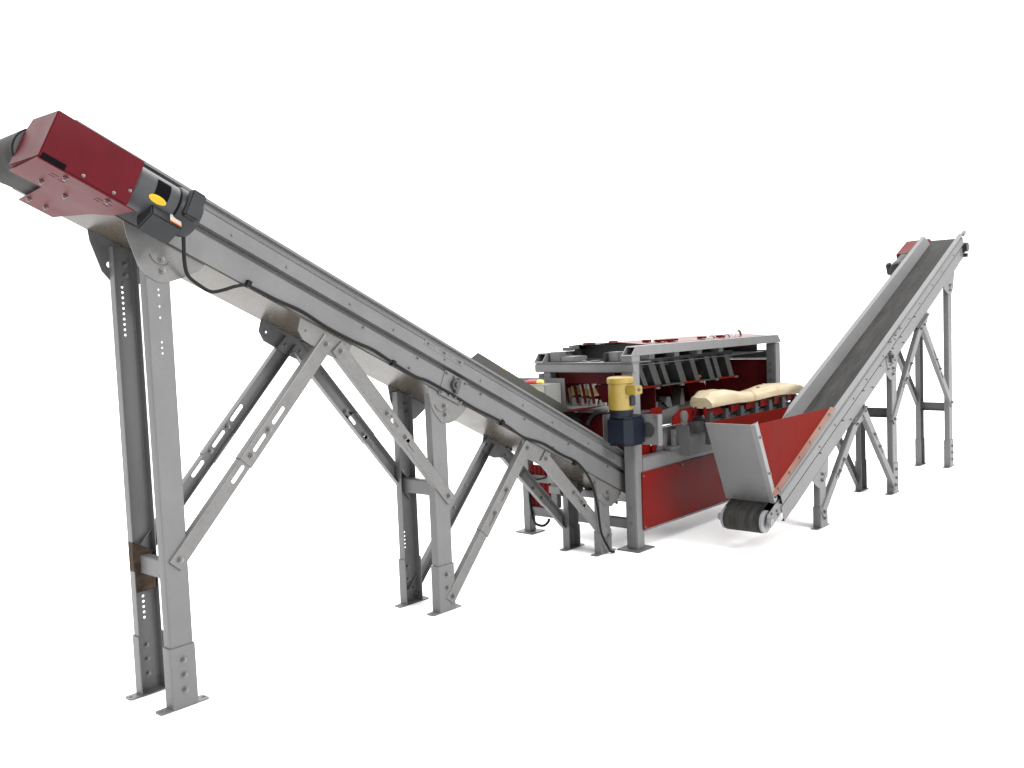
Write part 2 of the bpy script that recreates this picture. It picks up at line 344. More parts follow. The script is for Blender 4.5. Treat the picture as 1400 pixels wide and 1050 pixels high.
    # legs ------------------------------------------------------------
    for i, x in enumerate(XL):
        w = .116 if i == 0 else .122
        ztop = pb(x)-(.02 if i else .03)
        for side in (0, 1):
            if low_detail and i == 2 and side == 0: continue
            yo = .002 if side == 0 else CW-.002; N = -Y if side == 0 else Y
            holes = []
            if i == 0:
                if side == 1:
                    holes += [circ(.0, ztop-.16-.025*k, .0065, 8) for k in range(11)] + [circ(0, .36+.026*k, .0065, 8) for k in range(5)]
                else:
                    holes += [circ(.0, ztop-.215-.025*k, .005, 8) for k in (0, 1, 3, 5)]+[circ(.0, ztop-.45-.025*k, .005, 8) for k in range(3)]
            elif i == 1 and side == 1:
                holes += [circ(-.01, .345+.024*k, .0055, 8) for k in range(5)] + [circ(-.01, ztop-.30-.026*k, .0055, 8) for k in range(2)]
            lg = MB().channel(Vector((x, yo, 0)), Z, X, N, ztop, w, .052, holes=holes, a0=.06 if i < 2 else .012).build('leg', STEEL, R)
            bh = (.288, .283, .17)[i]
            ft = MB().channel(Vector((x, yo+.0065*N.y, 0)), Z, X, N, bh, w+.012, .064, th=.005, a0=.006)
            hl = [circ(-.105, .0, .009, 10), circ(.105, .0, .009, 10)]
            ol = []
            for cx, cy, t0 in ((.108, -.018, -90), (.108, .018, 0), (-.108, .018, 90), (-.108, -.018, 180)):
                for k in range(4):
                    t = math.radians(t0+30*k); ol.append((cx+.014*math.cos(t), cy+.014*math.sin(t)))
            ft.plate(Vector((x, yo-N.y*.028, 0)), X, Y, Z, ol, 0.001, .007, hl)
            ft.build('foot', STEEL, lg)
            zz = ((.085, .155, .225), (.145, .225), (.075, .12))[i]
            for z_ in zz:
                if side == 0: bolt(R, (x, yo-.0065, z_), (0, -1, 0), sc=1.15)
                else:
                    bolt(R, (x, yo-.004, z_), (0, -1, 0), sc=.9); bolt(R, (x, yo+.0065, z_), (0, 1, 0), sc=1.1)
        # cross bar between the pair
        if i < 2:
            zc = (.59, .695)[i]
            q = MB().channel(Vector((x-.03, .004, zc+.045)), Y, Z, -X, CW-.008, .09, .04, th=.004)
            q.build('cross_bar', STEEL, R)
            bolt(R, (x-.01, CW-.006, zc+.125), (0, -1, 0))
            for dz in (-.02, .02): bolt(R, (x-.035, .075, zc+.045+dz), (-1, 0, 0), BSM)
    # gusset plates ---------------------------------------------------
    g1 = [(-.145, -.0), (-.131, -.06), (-.089, -.100), (-.052, -.166), (-.010, -.205), (.034, -.200), (.072, -.170), (.119, -.133), (.199, -.065), (.235, -.025), (.245, .035), (-.16, .035)]
    g1 = [(-.150, .035), (-.136, -.07), (-.089, -.185), (-.052, -.211), (-.010, -.215), (.034, -.199), (.072, -.170), (.119, -.133), (.199, -.064), (.225, -.027), (.245, .035)]
    g12 = [(.757, .012), (.730, -.090), (.756, -.130), (.826, -.135), (.898, -.144), (.977, -.139), (1.016, -.159), (1.050, -.06), (1.076, .0), (1.08, .03), (.76, .03)]
    g2 = [(1.60, .035), (1.625, -.105), (1.650, -.155), (1.706, -.192), (1.764, -.179), (1.824, -.138), (1.894, -.062), (1.925, -.02), (1.94, .035)]
    g23 = [(2.434, -.02), (2.415, -.115), (2.457, -.143), (2.53, -.14), (2.60, -.114), (2.691, -.061), (2.726, -.012), (2.73, .03), (2.43, .03)]
    g3 = [(3.205, .03), (3.235, -.165), (3.316, -.191), (3.393, -.173), (3.465, -.104), (3.518, -.04), (3.53, .035)]
    for gi, g in enumerate((g1, g12, g2, g23, g3)):
        for side in (0, 1):
            poly = [(x, pb(x)+dz) for x, dz in g]
            holes = []
            if gi == 0: holes.append(circ(.225-.03, pb(.2)+.012, .004, 6))
            if gi in (0, 2, 4):
                cx = XL[gi//2]+.02; cz = pb(cx)-.06
                arc_o = [(cx+.062*math.cos(math.radians(a)), cz-.01+.062*math.sin(math.radians(a))) for a in range(190, 325, 15)]
                arc_i = [(cx+.052*math.cos(math.radians(a)), cz-.01+.052*math.sin(math.radians(a))) for a in range(310, 175, -15)]
                holes.append(arc_o+arc_i)
            if gi == 0 and side == 1: holes.append(circ(-.052, pb(-.05)-.135, .014, 14))
            if gi in (1, 3):
                x0 = .775 if gi == 1 else 2.45
                holes += [circ(x0+dx, pb(x0+dx)-.075, .007, 8) for dx in ((.0, .215) if side == 0 else (.0,))]
            yy = -.001 if side == 0 else CW+.001; N = -Y if side == 0 else Y
            MB().plate((0, yy, 0), X, Z, Y, poly, -.002 if side == 0 else -.003, .003 if side == 0 else .002, holes).build('gusset_plate', GALV if side == 0 else STEEL, R)
            for (bx, dz) in {0: ((.02, -.10), (.02, -.152)), 1: (), 2: ((1.735, -.085), (1.74, -.135)), 3: (), 4: ((3.345, -.085), (3.352, -.13))}[gi]:
                bolt(R, (bx, yy+N.y*.003, pb(bx)+dz), N, sc=1.15)
                if side == 1: bolt(R, (bx, yy-.006, pb(bx)+dz), -N, sc=1.0)
            if gi in (1, 3) and low_detail and side == 1:      # folded flange along the upper edge
                xa, xb = (.775, 1.06) if gi == 1 else (2.44, 2.71)
                MB().add([], []).sweep([(0, 0), (.034, 0), (.034, .006), (0, .006)], [(Vector((xa, yy, pb(xa)-.045)), Y, Z), (Vector((xb, yy, pb(xb)-.045)), Y, Z)]).build('gusset_flange', LIGHTST, R)
    # braces ----------------------------------------------------------
    BR = [((.894, pb(.894)-.092), (.013, .687), (.36, .49), (.43, .55), True),
          ((.986, pb(.986)-.088), (1.733, .691), (.45, .62), (.40, .565), True),
          ((2.464, pb(2.464)-.072), (1.731, .085), (.33, .50), (.30, .46), False),
          ((2.647, pb(2.647)-.080), (3.335, .13), (.46, .58), (.42, .55), False)]
    for bi, (a, b_, sl, bl, thr) in enumerate(BR):
        a = Vector((a[0], 0, a[1])); b_ = Vector((b_[0], 0, b_[1])); D = (b_-a).normalized(); Ln = (b_-a).length
        for side in (0, 1):
            N = -Y if side == 0 else Y; Wd = D.cross(N).normalized()
            yo = -.0150 if side == 0 else CW+.0150
            hu = [slot(0, s_*Ln, 0, 1, .105, .021) for s_ in sl]
            hlw = [slot(0, s_*Ln, 0, 1, .105, .021) for s_ in sl if s_ > .42] if thr else []
            if bi == 0: hlw.append(slot(0, .635*Ln, 0, 1, .10, .021))
            if low_detail and bi == 3 and side == 0: continue
            up = MB().channel(a+Y*yo, D, Wd, N, Ln*(.60 if bi != 0 else .585), .084, .042, th=.004, r=.007, holes=hu, a0=-.035)
            lo = MB().channel(a+Y*(yo-N.y*.0045), D, Wd, N, Ln+.035, .075, .038, th=.004, r=.006, holes=hlw, a0=Ln*(.44 if thr else .25))
            br = up.build('brace', GALV if side == 0 else STEEL, R); lo.build('telescopic_arm', GALV if side == 0 else STEEL, br)
            pts = [a, b_]+[a+D*(s_*Ln) for s_ in bl]
            for k, p in enumerate(pts):
                bolt(R, p+Y*(yo if k != 1 else yo-N.y*.0045), N, sc=1.25)
                if side == 1 and not low_detail: bolt(R, p+Y*(yo-.01), -N, sc=1.0)
    # head drive: red guard box, motor --------------------------------
    ca, cb_ = -.505, -.130
    sec = [(-.152, -.052), (.066, -.050), (.066, -.262), (-.152, -.245)]
    g = MB().sweep([(-.250, -.086), (.0, -.074), (.042, -.150), (.042, -.285), (-.246, -.290), (-.250, -.280)], [(P(ca, 0, 0), Y, V), (P(cb_, 0, 0), Y, V)])
    gd = g.build('drive_guard', RED if low_detail else MAROON, R, bevel=.004)
    hl = [slot(x, y, 1, 0, .03, .007) for x, y in ((-.40, -.17), (-.36, -.17), (-.40, -.14), (-.36, -.14), (-.21, -.17), (-.17, -.17), (-.21, -.14), (-.17, -.14))]
    pl = MB().plate(P(0, 0, -.291), U, Y, V, [(-.503, -.246), (-.098, -.246), (-.098, -.07), (-.14, .06), (-.176, CW+(-.06 if low_detail else .012)), (-.33, CW+(-.06 if low_detail else .012)), (-.36, .05), (-.49, .062)], -.006, 0, hl)
    pl.build('motor_mount_plate', MAROON, gd)
    MB().box(-.495, -.40, -.2525, -.2470, -.290, -.268, Matrix.Translation(O) @ Matrix.Rotation(th, 4, 'Y')).build('guard_slot', VOID, gd)  # flat black piece paints the dark inside of the slot
    for (u, y) in ((-.39, -.02), (-.28, .0), (-.25, .26), (-.32, .27), (-.19, -.20), (-.37, -.20)):
        bolt(R, P(u, y, -.298), -V, sc=.8)
    for (u, y) in ((-.33, -.2505), (-.20, -.2505), (-.145, -.2505)): bolt(R, P(u, y, -.272 if u < -.16 else -.23), (0, -1, 0), BSM, sc=.8)
    my, mv = -.150, -.165
    mo = MB().lathe(P(cb_-.01, my, mv), U, [(0, .078), (.012, .086), (.014, .089), (.205, .089), (.207, .083), (.21, .080)], 40).build('drive_motor', BLACK if low_detail else MOTG, R)
    MB().lathe(P(cb_+.200, my, mv), U, [(0, .080), (.004, .095), (.012, .099), (.092, .099), (.112, .092), (.122, .07), (.124, .03)], 40).build('fan_cover', BLACK, mo)
    MB().lathe(P(cb_-.012, my, mv), U, [(0, .084), (.002, .0925), (.022, .0925), (.024, .088)], 40).build('motor_end_bell', BLACK, mo)
    RU = Matrix.Rotation(th, 4, 'Y')
    Tm = Matrix.Translation(P(cb_+.105, my, mv)) @ RU
    # capacitor box on the fan end, terminal box underneath
    MB().box(-.035, .035, -.042, 0, -.062, .062, Matrix.Translation(P(cb_+.255, my-.082, mv+.02)) @ RU).build('capacitor_box', BLACK, mo, bevel=.008)
    q = MB().box(-.085, .062, -.055, .055, -.045, .040, Matrix.Translation(P(cb_+.185, my-.035, mv-.100)) @ RU @ Matrix.Rotation(math.radians(-38), 4, 'X'))
    tb = q.build('terminal_box', BLACK, mo, bevel=.007)
    Tt = Matrix.Translation(P(cb_+.185, my-.035, mv-.100)) @ RU @ Matrix.Rotation(math.radians(-38), 4, 'X')
    MB().box(.002, .056, -.0565, -.0555, -.022, .030, Tt).build('wiring_label', WHITE, tb)
    MB().box(.002, .056, -.0565, -.0555, -.030, -.022, Tt).build('warning_label', ORANGE, tb)
    # curved name plate and oval yellow label wrapped on the motor barrel
    def wrap(u0_, u1_, a0_, a1_, r, oval=False):
        m_ = MB(); vs = []; n_ = 14; nu = 14
        if not oval:
            for i in range(n_+1):
                t = math.radians(a0_+(a1_-a0_)*i/n_); d = -Y*math.cos(t)+V*math.sin(t)
                for u_ in (u0_, u1_): vs.append(P(cb_+u_, my, mv)+d*r)
            m_.add(vs, [(2*i, 2*i+1, 2*i+3, 2*i+2) for i in range(n_)])
        else:
            um, am = (u0_+u1_)/2, (a0_+a1_)/2; vs.append(P(cb_+um, my, mv)+(-Y*math.cos(math.radians(am))+V*math.sin(math.radians(am)))*r)
            for k in range(24):
                t = 2*math.pi*k/24; t2 = math.radians(am+(a1_-a0_)/2*math.sin(t)); u_ = um+(u1_-u0_)/2*math.cos(t)
                vs.append(P(cb_+u_, my, mv)+(-Y*math.cos(t2)+V*math.sin(t2))*r)
            m_.add(vs, [(0, k+1, (k+1) % 24+1) for k in range(24)])
        return m_
    wrap(.085, .150, -14, 38, .0902).build('name_plate', VOID, mo)
    wrap(.070, .150, -32, -10, .0908, True).build('brand_label', YLAB, mo)
    # power cable ------------------------------------------------------
    if not low_detail:
        cp = [(.052, -.15, 2.18), (.060, -.13, 2.10), (.090, -.075, 2.03), (.125, -.035, 1.975), (.181, -.022, 1.935), (.243, -.022, 1.902), (.309, -.022, 1.910), (.377, -.022, 1.928), (.445, -.022, 1.928)]
        for x, dz in ((.60, -.005), (.75, .008), (.90, -.004), (1.07, -.0), (1.2, .012), (1.338, .0), (1.5, -.008), (1.60, .006), (1.80, .004), (1.97, -.004), (2.16, .003), (2.28, -.004), (2.422, -.018), (2.62, .012), (2.80, .005), (2.95, .012)):
            cp.append((x, -.021, pb(x)+dz))
        cp += [(3.03, -.025, .672), (3.10, -.03, .590), (3.148, -.03, .50), (3.187, -.03, .368), (3.206, -.035, .205), (3.245, -.035, .12), (3.275, -.045, .065), (3.31, -.045, .022), (3.345, -.05, .012)]
        MB().tube(cp, .0085, 10, 5).build('power_cable', RUB, R)
        for x in (.445, 1.338, 2.22, 2.95):
            z = pb(x)
            MB().box(-.012, .012, -.034, -.008, -.02, .014, Matrix.Translation((x, 0, z)) @ RU).build('cable_clip', RUB, R)
    return R, P, pb

LC, PL, pbL = conveyor('large grey conveyor rising to the left with a dark motor and a long black cable', (2.0722, 3.9039, 0), 0, .487, 2.443)
XR, YR = 10.283, 2.932
RC, PR, pbR = conveyor('smaller grey conveyor rising to the right with a red hopper at its foot', (XR, YR+CW, 0), math.pi, .451, 2.306, True)

# guard board on the far side of the first conveyor
MB().plate(PL(0, CW+.03, 0), PL(1, 0, 0)-PL(0, 0, 0), (PL(0, .02, .10)-PL(0, 0, 0)).normalized(), -Y, [(2.57, .0), (2.60, .195), (2.66, .262), (4.3, .262), (4.3, .0)], -.004, 0).build('guard_board', BOARD, LC)
for u in (2.95, 3.35): MB().plate(PL(u, CW+.03, 0), PL(1, 0, 0)-PL(0, 0, 0), (PL(0, .02, .10)-PL(0, 0, 0)).normalized(), -Y, [(-.035, .256), (.035, .256), (.035, .2615), (-.035, .2615)], .001, .002).build('warning_label', YLAB, LC)

# hopper on the second conveyor (local x = XR - X, local y = YR + CW - Y)
def rl(x, y, z): return Vector((XR-x, YR+CW-y, z))
hp = MB()
nw = MB().plate(rl(0, YR-.012, 0), -X, Z, -Y, [(5.805, .938), (6.055, .425), (7.085, .935)], -.002, .002)
nwall = nw.build('hopper_wall', REDB, RC)
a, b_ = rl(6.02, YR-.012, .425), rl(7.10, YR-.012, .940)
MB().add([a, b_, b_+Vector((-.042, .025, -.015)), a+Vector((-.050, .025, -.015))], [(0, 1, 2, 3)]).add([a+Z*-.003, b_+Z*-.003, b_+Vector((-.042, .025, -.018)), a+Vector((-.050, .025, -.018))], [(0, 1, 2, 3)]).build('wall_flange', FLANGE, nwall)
for k in range(6):
    t = .06+.17*k; p = a.lerp(b_, t)+Vector((-.028, .018, -.009)); bolt(RC, p, (0, .55, .83), BSM)
MB().plate(rl(0, YR+CW+.012, 0), -X, Z, -Y, [(5.82, .938), (6.09, .40), (6.25, .36), (7.15, .925)], -.002, .002).build('hopper_wall', REDB, RC)
E0 = rl(5.80, YR-.012, .938); E1 = rl(6.075, YR-.012, .350); dE = (E1-E0); lE = dE.length; dE.normalize(); nE = dE.cross(Y).normalized()
ep = MB().plate(E0, Y*-1, dE, nE, [(0, 0), (CW+.03, 0), (CW+.03, lE), (0, lE)], -.002, .002)
epl = ep.build('end_plate', STEEL, RC)
MB().sweep([(0, -.006), (.0, .045), (.004, .045), (.004, -.002), (-.03, -.002), (-.03, -.006)], [(E0, Y, nE*(1 if nE.x < 0 else -1)), (E1, Y, nE*(1 if nE.x < 0 else -1))]).build('corner_flange', LIGHTST, epl)
for t in (.16, .62, .93): bolt(RC, E0+dE*(lE*t)+Y*.006+Vector((-.025, 0, 0)), (0, 1, 0), BSM)
for y in (.05, .17, .30): bolt(RC, E0+dE*(lE*.96)-Y*y+nE*(.003 if nE.x > 0 else -.003), nE if nE.x > 0 else -nE, BSM)

# wooden block caught in the channel of the tall back leg
bx, by = 2.0722, 3.9039
wb = MB().box(bx-.057, bx+.044, by+CW-.056, by+CW-.012, .500, .60)
wb.add([(bx-.060, by+CW-.060, .600), (bx+.040, by+CW-.075, .590), (bx+.040, by+CW-.010, .590), (bx-.060, by+CW-.010, .600), (bx-.060, by+CW-.060, .745), (bx+.018, by+CW-.075, .700), (bx+.018, by+CW-.010, .70), (bx-.060, by+CW-.010, .745)], [(0,3,2,1),(4,5,6,7),(0,1,5,4),(1,2,6,5),(2,3,7,6),(3,0,4,7)])
tag(lone(wb, 'wooden_block', WOODB, (bx, by+CW-.03, .5), bevel=.003), 'dark brown wooden block wedged in the tall back leg of the large conveyor', 'wood block')

# ------------------------------------------------------------------ machine
MX0, MX1, MY0, MY1 = 5.565, 8.0, 3.749, 4.66
MO = (5.565, 3.749, 0)
MC = thing('wood_splitting_machine', MO, 'red and grey wood processing machine with a yellow motor, between the two conveyors', 'machine')
def part(mb, name, m, parent=None, **k): return mb.build(name, m, parent or MC, MO, **k)
def mbolt(p, n=(0, -1, 0), me=None, sc=1.0): return bolt(MC, Vector(p)-Vector(MO), n, me or BSM, sc=sc)
# legs with foot plates
def leg(x0, x1, y0, y1, z1, fx=.10, fy=.08, z0=.0):
    l = part(MB().box(x0, x1, y0, y1, .010, z1), 'leg', LIGHTST, bevel=.006)
    part(MB().box(x0-fx, x1+fx, y0-fy, y1+fy, .001, .010), 'foot_plate', STEEL, l); return l
leg(5.565, 5.668, 3.752, 3.845, 1.425, .055, .05)
leg(7.895, 7.998, 3.752, 3.845, 1.425)
part(MB().box(5.575, 5.645, 4.515, 4.59, .43, 1.31), 'leg', LIGHTST, bevel=.005)
leg(7.895, 7.998, 4.52, 4.60, 1.40)
leg(5.60, 5.67, 4.80, 4.875, .86, .05, .05)
for z_ in (.195, .31, .20): mbolt((5.563, 3.80, z_), (-1, 0, 0))
# top side tubes: hollow, both ends cut at an angle (shorter at the top)
def mitred_tube(y0, y1, z0, z1, xa, xb, cut, th=.008):
    m_ = MB(); k = cut/(z1-z0)
    def ring(yy0, yy1, zz0, zz1, x_end, sg): return [Vector((x_end+sg*(z-z0)*k, y, z)) for y, z in ((yy0, zz0), (yy1, zz0), (yy1, zz1), (yy0, zz1))]
    A = ring(y0, y1, z0, z1, xa, 1); B = ring(y0, y1, z0, z1, xb, -1)
    a_ = ring(y0+th, y1-th, z0+th, z1-th, xa, 1); b2 = ring(y0+th, y1-th, z0+th, z1-th, xb, -1)
    fs = []
    for i in range(4):
        j = (i+1) % 4
        fs += [(i, j, 4+j, 4+i), (8+j, 8+i, 12+i, 12+j), (i, 8+i, 8+j, j), (4+j, 12+j, 12+i, 4+i)]
    return m_.add(A+B+a_+b2, fs)
part(mitred_tube(3.745, 3.835, 1.428, 1.497, 5.555, 8.01, .07), 'top_rail', LIGHTST, angle=30)
part(mitred_tube(4.575, 4.665, 1.383, 1.455, 5.555, 8.01, .06), 'top_rail', LIGHTST, angle=30)
part(MB().box(5.56, 5.67, 3.747, 3.84, 1.382, 1.428), 'corner_block', LIGHTST, bevel=.003)
# left end beam and its cap plate
part(MB().box(5.556, 5.61, 3.735, 4.66, 1.308, 1.374), 'end_beam', LIGHTST, bevel=.006)
part(MB().box(5.552, 5.80, 3.74, 4.665, 1.376, 1.382), 'beam_cap', STEEL)
part(MB().box(5.575, 5.64, 4.59, 4.64, 1.255, 1.295), 'pivot_block', STEEL, bevel=.004)
# parts lying between end beam and lid
part(MB().box(5.62, 5.70, 4.45, 4.55, 1.384, 1.462), 'rail_bracket', STEEL, bevel=.003)
part(MB().box(5.63, 5.80, 4.32, 4.46, 1.384, 1.425), 'rail_bracket', LIGHTST, bevel=.004)
part(MB().box(5.66, 5.78, 3.93, 4.03, 1.384, 1.455), 'rail_bracket', LIGHTST, bevel=.004)
part(MB().box(5.63, 5.70, 4.02, 4.05, 1.384, 1.45), 'rail_bracket', BLACK, bevel=.003)
part(MB().cyl((5.70, 4.17, 1.384), (5.70, 4.17, 1.392), .04, 20).cyl((5.68, 4.26, 1.384), (5.68, 4.26, 1.393), .022, 16), 'cover_disc', LIGHTST)
part(MB().box(5.78, 5.79, 3.90, 4.66, 1.384, 1.40).box(6.02, 6.03, 3.86, 4.56, 1.384, 1.500), 'lid_end_panel', DARKST)
# red lid, gently crowned, with tabs and lifting ring
ld = MB().sweep([(3.85, 1.498), (4.12, 1.520), (4.56, 1.506), (4.56, 1.501), (4.12, 1.515), (3.85, 1.493)], [(Vector((5.93, 0, 0)), Y, Z), (Vector((7.93, 0, 0)), Y, Z)])
lid = part(ld, 'lid', LIDRED)
part(MB().box(5.88, 6.01, 4.50, 4.565, 1.470, 1.500).box(5.80, 5.87, 4.5, 4.57, 1.463, 1.488), 'rear_bracket', STEEL, bevel=.003)
part(MB().box(5.94, 7.9, 4.50, 4.555, 1.40, 1.497), 'lid_frame', DARKST)
for xx, yy, ln in ((5.97, 4.46, .10), (6.03, 4.25, .05), (6.10, 3.98, .05), (6.20, 3.93, .07), (6.32, 3.92, .13), (6.84, 3.92, .06), (7.16, 3.92, .07)):
    z_ = 1.502+.016*max(0, 1-abs(yy-4.12)/.3)
    part(MB().box(xx, xx+ln, yy-.03, yy+.03, z_, z_+.016), 'lid_tab', REDB, lid, bevel=.003)
for xx in (6.10, 6.97, 7.24):
    p = [(xx, 3.92, 1.505), (xx+.02, 3.92, 1.525), (xx+.08, 3.92, 1.527), (xx+.12, 3.92, 1.505)]
    part(MB().tube(p, .006, 8, 5), 'lid_handle', CHROME, lid)
ring = [(7.56+.065*math.cos(t), 3.95, 1.505+.05*math.sin(t)) for t in [math.pi*k/8 for k in range(9)]]
part(MB().tube(ring, .011, 10, 3), 'lifting_ring', CHROME, lid)
# far end panels
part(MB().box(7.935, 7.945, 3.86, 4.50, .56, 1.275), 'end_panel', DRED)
part(MB().box(7.925, 7.947, 3.86, 4.50, 1.277, 1.285), 'panel_edge', LIGHTST)
part(MB().box(7.935, 7.95, 3.955, 4.56, 1.286, 1.49).box(7.935, 7.95, 3.846, 3.955, 1.286, 1.362), 'end_plate', STEEL)
for z_ in (1.10, 1.18, 1.24): mbolt((7.893, 3.79, z_), (-1, 0, 0))
# rear wall and inner deck
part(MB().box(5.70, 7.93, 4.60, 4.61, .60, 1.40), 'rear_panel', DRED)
part(MB().box(6.40, 7.92, 3.86, 4.58, .70, .712), 'deck', DARKST)
part(MB().box(5.90, 6.45, 4.26, 4.58, .86, .872), 'deck', DARKST)
part(MB().box(5.70, 7.92, 3.85, 4.55, 1.345, 1.352), 'added_roof_sheet', DARKST)  # roof sheet added to keep light out of the interior
# lower front: rail and red panel
part(MB().box(5.668, 7.895, 3.752, 3.83, .562, .672), 'front_rail', LIGHTST, bevel=.005)
part(MB().box(5.67, 7.90, 3.862, 3.870, .50, .72), 'inner_guard', DARKST)  # added dark backing, hides the bright floor behind the rail
fp = part(MB().box(5.640, 7.93, 3.742, 3.750, .143, .570), 'front_panel', RED)
part(MB().box(5.668, 7.895, 3.744, 3.80, .128, .141), 'panel_edge', LIGHTST)
for x, z in ((5.655, .54), (5.655, .16), (6.2, .548), (6.85, .548)): mbolt((x, 3.742, z))
part(MB().box(6.85, 6.90, 3.70, 3.742, .305, .325), 'wood_chip', KIND, bevel=.006)  # small beige wood chip, shaped as a block on the panel
# left end lower bars
part(MB().box(5.585, 5.64, 3.846, 4.80, .150, .222), 'lower_bar', STEEL, bevel=.004)
part(MB().box(5.60, 5.66, 4.59, 4.80, .42, .48), 'lower_bar', STEEL, bevel=.004)
part(MB().box(5.60, 5.64, 4.08, 4.60, .345, .405), 'lower_bar', LIGHTST, bevel=.004)
part(MB().box(5.606, 5.660, 4.518, 4.584, .225, .428), 'leg', STEEL, bevel=.005)
# ribbed red side cover
ribs = []; n_ = 40
for i in range(n_+1):
    y = 4.585+.215*i/n_; ribs.append((y, 5.612+.008*math.cos(i/n_*math.pi*2*5)))
sc_ = MB(); vs = [Vector((x, y, z)) for z in (.20, .56) for y, x in ribs]+[Vector((x+.006, y, z)) for z in (.20, .56) for y, x in ribs]
m_ = n_+1; fs = []
for i in range(n_): fs += [(i, i+1, m_+i+1, m_+i), (2*m_+i+1, 2*m_+i, 3*m_+i, 3*m_+i+1), (i+1, i, 2*m_+i, 2*m_+i+1), (m_+i, m_+i+1, 3*m_+i+1, 3*m_+i)]
part(sc_.add(vs, fs), 'side_cover', RED, angle=60)
part(MB().box(5.60, 5.64, 4.585, 4.80, .165, .198), 'lower_bar', LIGHTST, bevel=.004)
part(MB().tube([(5.595, 4.79, .44), (5.585, 4.785, .30), (5.58, 4.77, .20), (5.56, 4.74, .13), (5.54, 4.69, .098), (5.54, 4.62, .092), (5.55, 4.58, .12), (5.56, 4.57, .15)], .011, 10, 6), 'drain_hose', RUB)
part(MB().tube([(5.592, 4.80, .50), (5.585, 4.74, .455), (5.58, 4.69, .45), (5.585, 4.62, .47), (5.59, 4.59, .50)], .007, 8, 6), 'wire', RUB)
# control cabinet on its frame
cb = part(MB().box(5.375, 5.562, 4.405, 4.90, .862, 1.226), 'control_cabinet', CABG, bevel=.005)
part(MB().box(5.367, 5.375, 4.415, 4.892, .87, 1.220), 'cabinet_door', CABG, cb, bevel=.002)
part(MB().box(5.564, 5.573, 4.375, 4.88, .90, 1.262), 'cabinet_back_plate', LIGHTST, cb)
part(MB().box(5.42, 5.56, 4.45, 4.86, .80, .861), 'cabinet_frame', STEEL)
# gear motor at the near corner
bp_ = MB().plate((5.55, 0, 0), Y, Z, X, [(3.505, .797), (3.955, .785), (3.955, 1.003), (3.505, 1.017)], 0, .010)
bpp = part(bp_, 'motor_bracket', LIGHTST)
part(MB().box(5.47, 5.549, 3.948, 3.956, .785, 1.003), 'bracket_flange', LIGHTST, bpp)
part(MB().box(5.50, 5.549, 3.500, 3.508, .797, 1.017), 'bracket_flange', LIGHTST, bpp)
gx0, gx1, gy0, gy1 = 5.34, 5.545, 3.635, 3.835
gb = MB().plate((0, 0, .80), X, Y, Z, [(gx0, gy1), (gx0, gy0+.05), (gx0+.05, gy0), (gx1, gy0), (gx1, gy1)], .0, .205)
gbo = part(gb, 'gearbox', NAVY, bevel=.018)
part(MB().box(gx0-.004, gx0+.01, gy0+.075, gy1-.03, .955, .975), 'gearbox_rib', NAVY, gbo, bevel=.003)
part(MB().cyl((5.42, 3.755, 1.0), (5.42, 3.755, 1.035), .080, 28).cyl((5.42, 3.755, 1.035), (5.42, 3.755, 1.055), .086, 28), 'motor_flange', NAVY, gbo)
part(MB().cyl((5.545, 3.62, .90), (5.62, 3.62, .90), .055, 24), 'output_hub', DARKST, gbo)
ym_ = part(MB().lathe((5.42, 3.755, 1.056), Z, [(0, .085), (.006, .088), (.185, .088), (.187, .091), (.190, .097), (.210, .098), (.224, .096), (.232, .088), (.236, .066)], 40), 'electric_motor', YEL)
part(MB().box(5.37, 5.47, 3.600, 3.68, 1.165, 1.228), 'terminal_box', YEL, ym_, bevel=.007)
part(MB().box(5.40, 5.46, 3.655, 3.672, 1.085, 1.155), 'motor_plate', BLACK, ym_, bevel=.004)
for yy, zz in ((3.52, .89), (3.53, .985), (3.56, 1.0), (3.90, .82)): mbolt((5.549, yy, zz), (-1, 0, 0), BME)
for k in range(4):
    t = math.pi/4+math.pi/2*k; mbolt((5.42+.077*math.cos(t), 3.755+.077*math.sin(t), 1.056), (0, 0, 1))
mbolt((5.42, 3.599, 1.20), (0, -1, 0), BME)
part(MB().cyl((5.62, 3.70, .888), (6.40, 3.70, .888), .013, 16), 'drive_shaft', CHROME)
# red guards behind the motor
part(MB().box(5.672, 5.945, 3.855, 3.862, .66, .985), 'inner_guard', RED)
part(MB().box(5.675, 5.93, 3.84, 4.02, .987, 1.0), 'guard_top', DARKST)
part(MB().box(5.935, 6.08, 3.836, 3.845, .675, 1.01), 'inner_guard', RED)
for p in ((5.99, 3.834, .95), (5.99, 3.834, .82), (6.05, 3.834, .87)): mbolt(p)
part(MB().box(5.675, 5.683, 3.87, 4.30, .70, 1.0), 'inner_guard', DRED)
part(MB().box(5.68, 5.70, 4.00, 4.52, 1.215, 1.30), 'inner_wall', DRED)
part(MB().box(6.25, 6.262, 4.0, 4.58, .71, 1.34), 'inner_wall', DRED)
part(MB().plate((0, 3.98, 0), X, Z, Y, [(5.74, 1.0), (6.0, 1.0), (6.0, 1.055), (5.92, 1.09), (5.90, 1.07), (5.85, 1.07), (5.80, 1.02)], 0, .06), 'feed_block', STEEL)
# hinged curved feed guard
part(MB().box(5.70, 5.95, 3.98, 4.17, 1.208, 1.216).plate((0, 0, 0), Y, Z, X, [(3.98, 1.20), (4.18, 1.205), (4.20, 1.19), (4.17, 1.15), (4.13, 1.07), (3.98, 1.07)], 5.71, 5.716), 'feed_guard', MAROON)  # maroon here puts the shading of a red guard into its colour
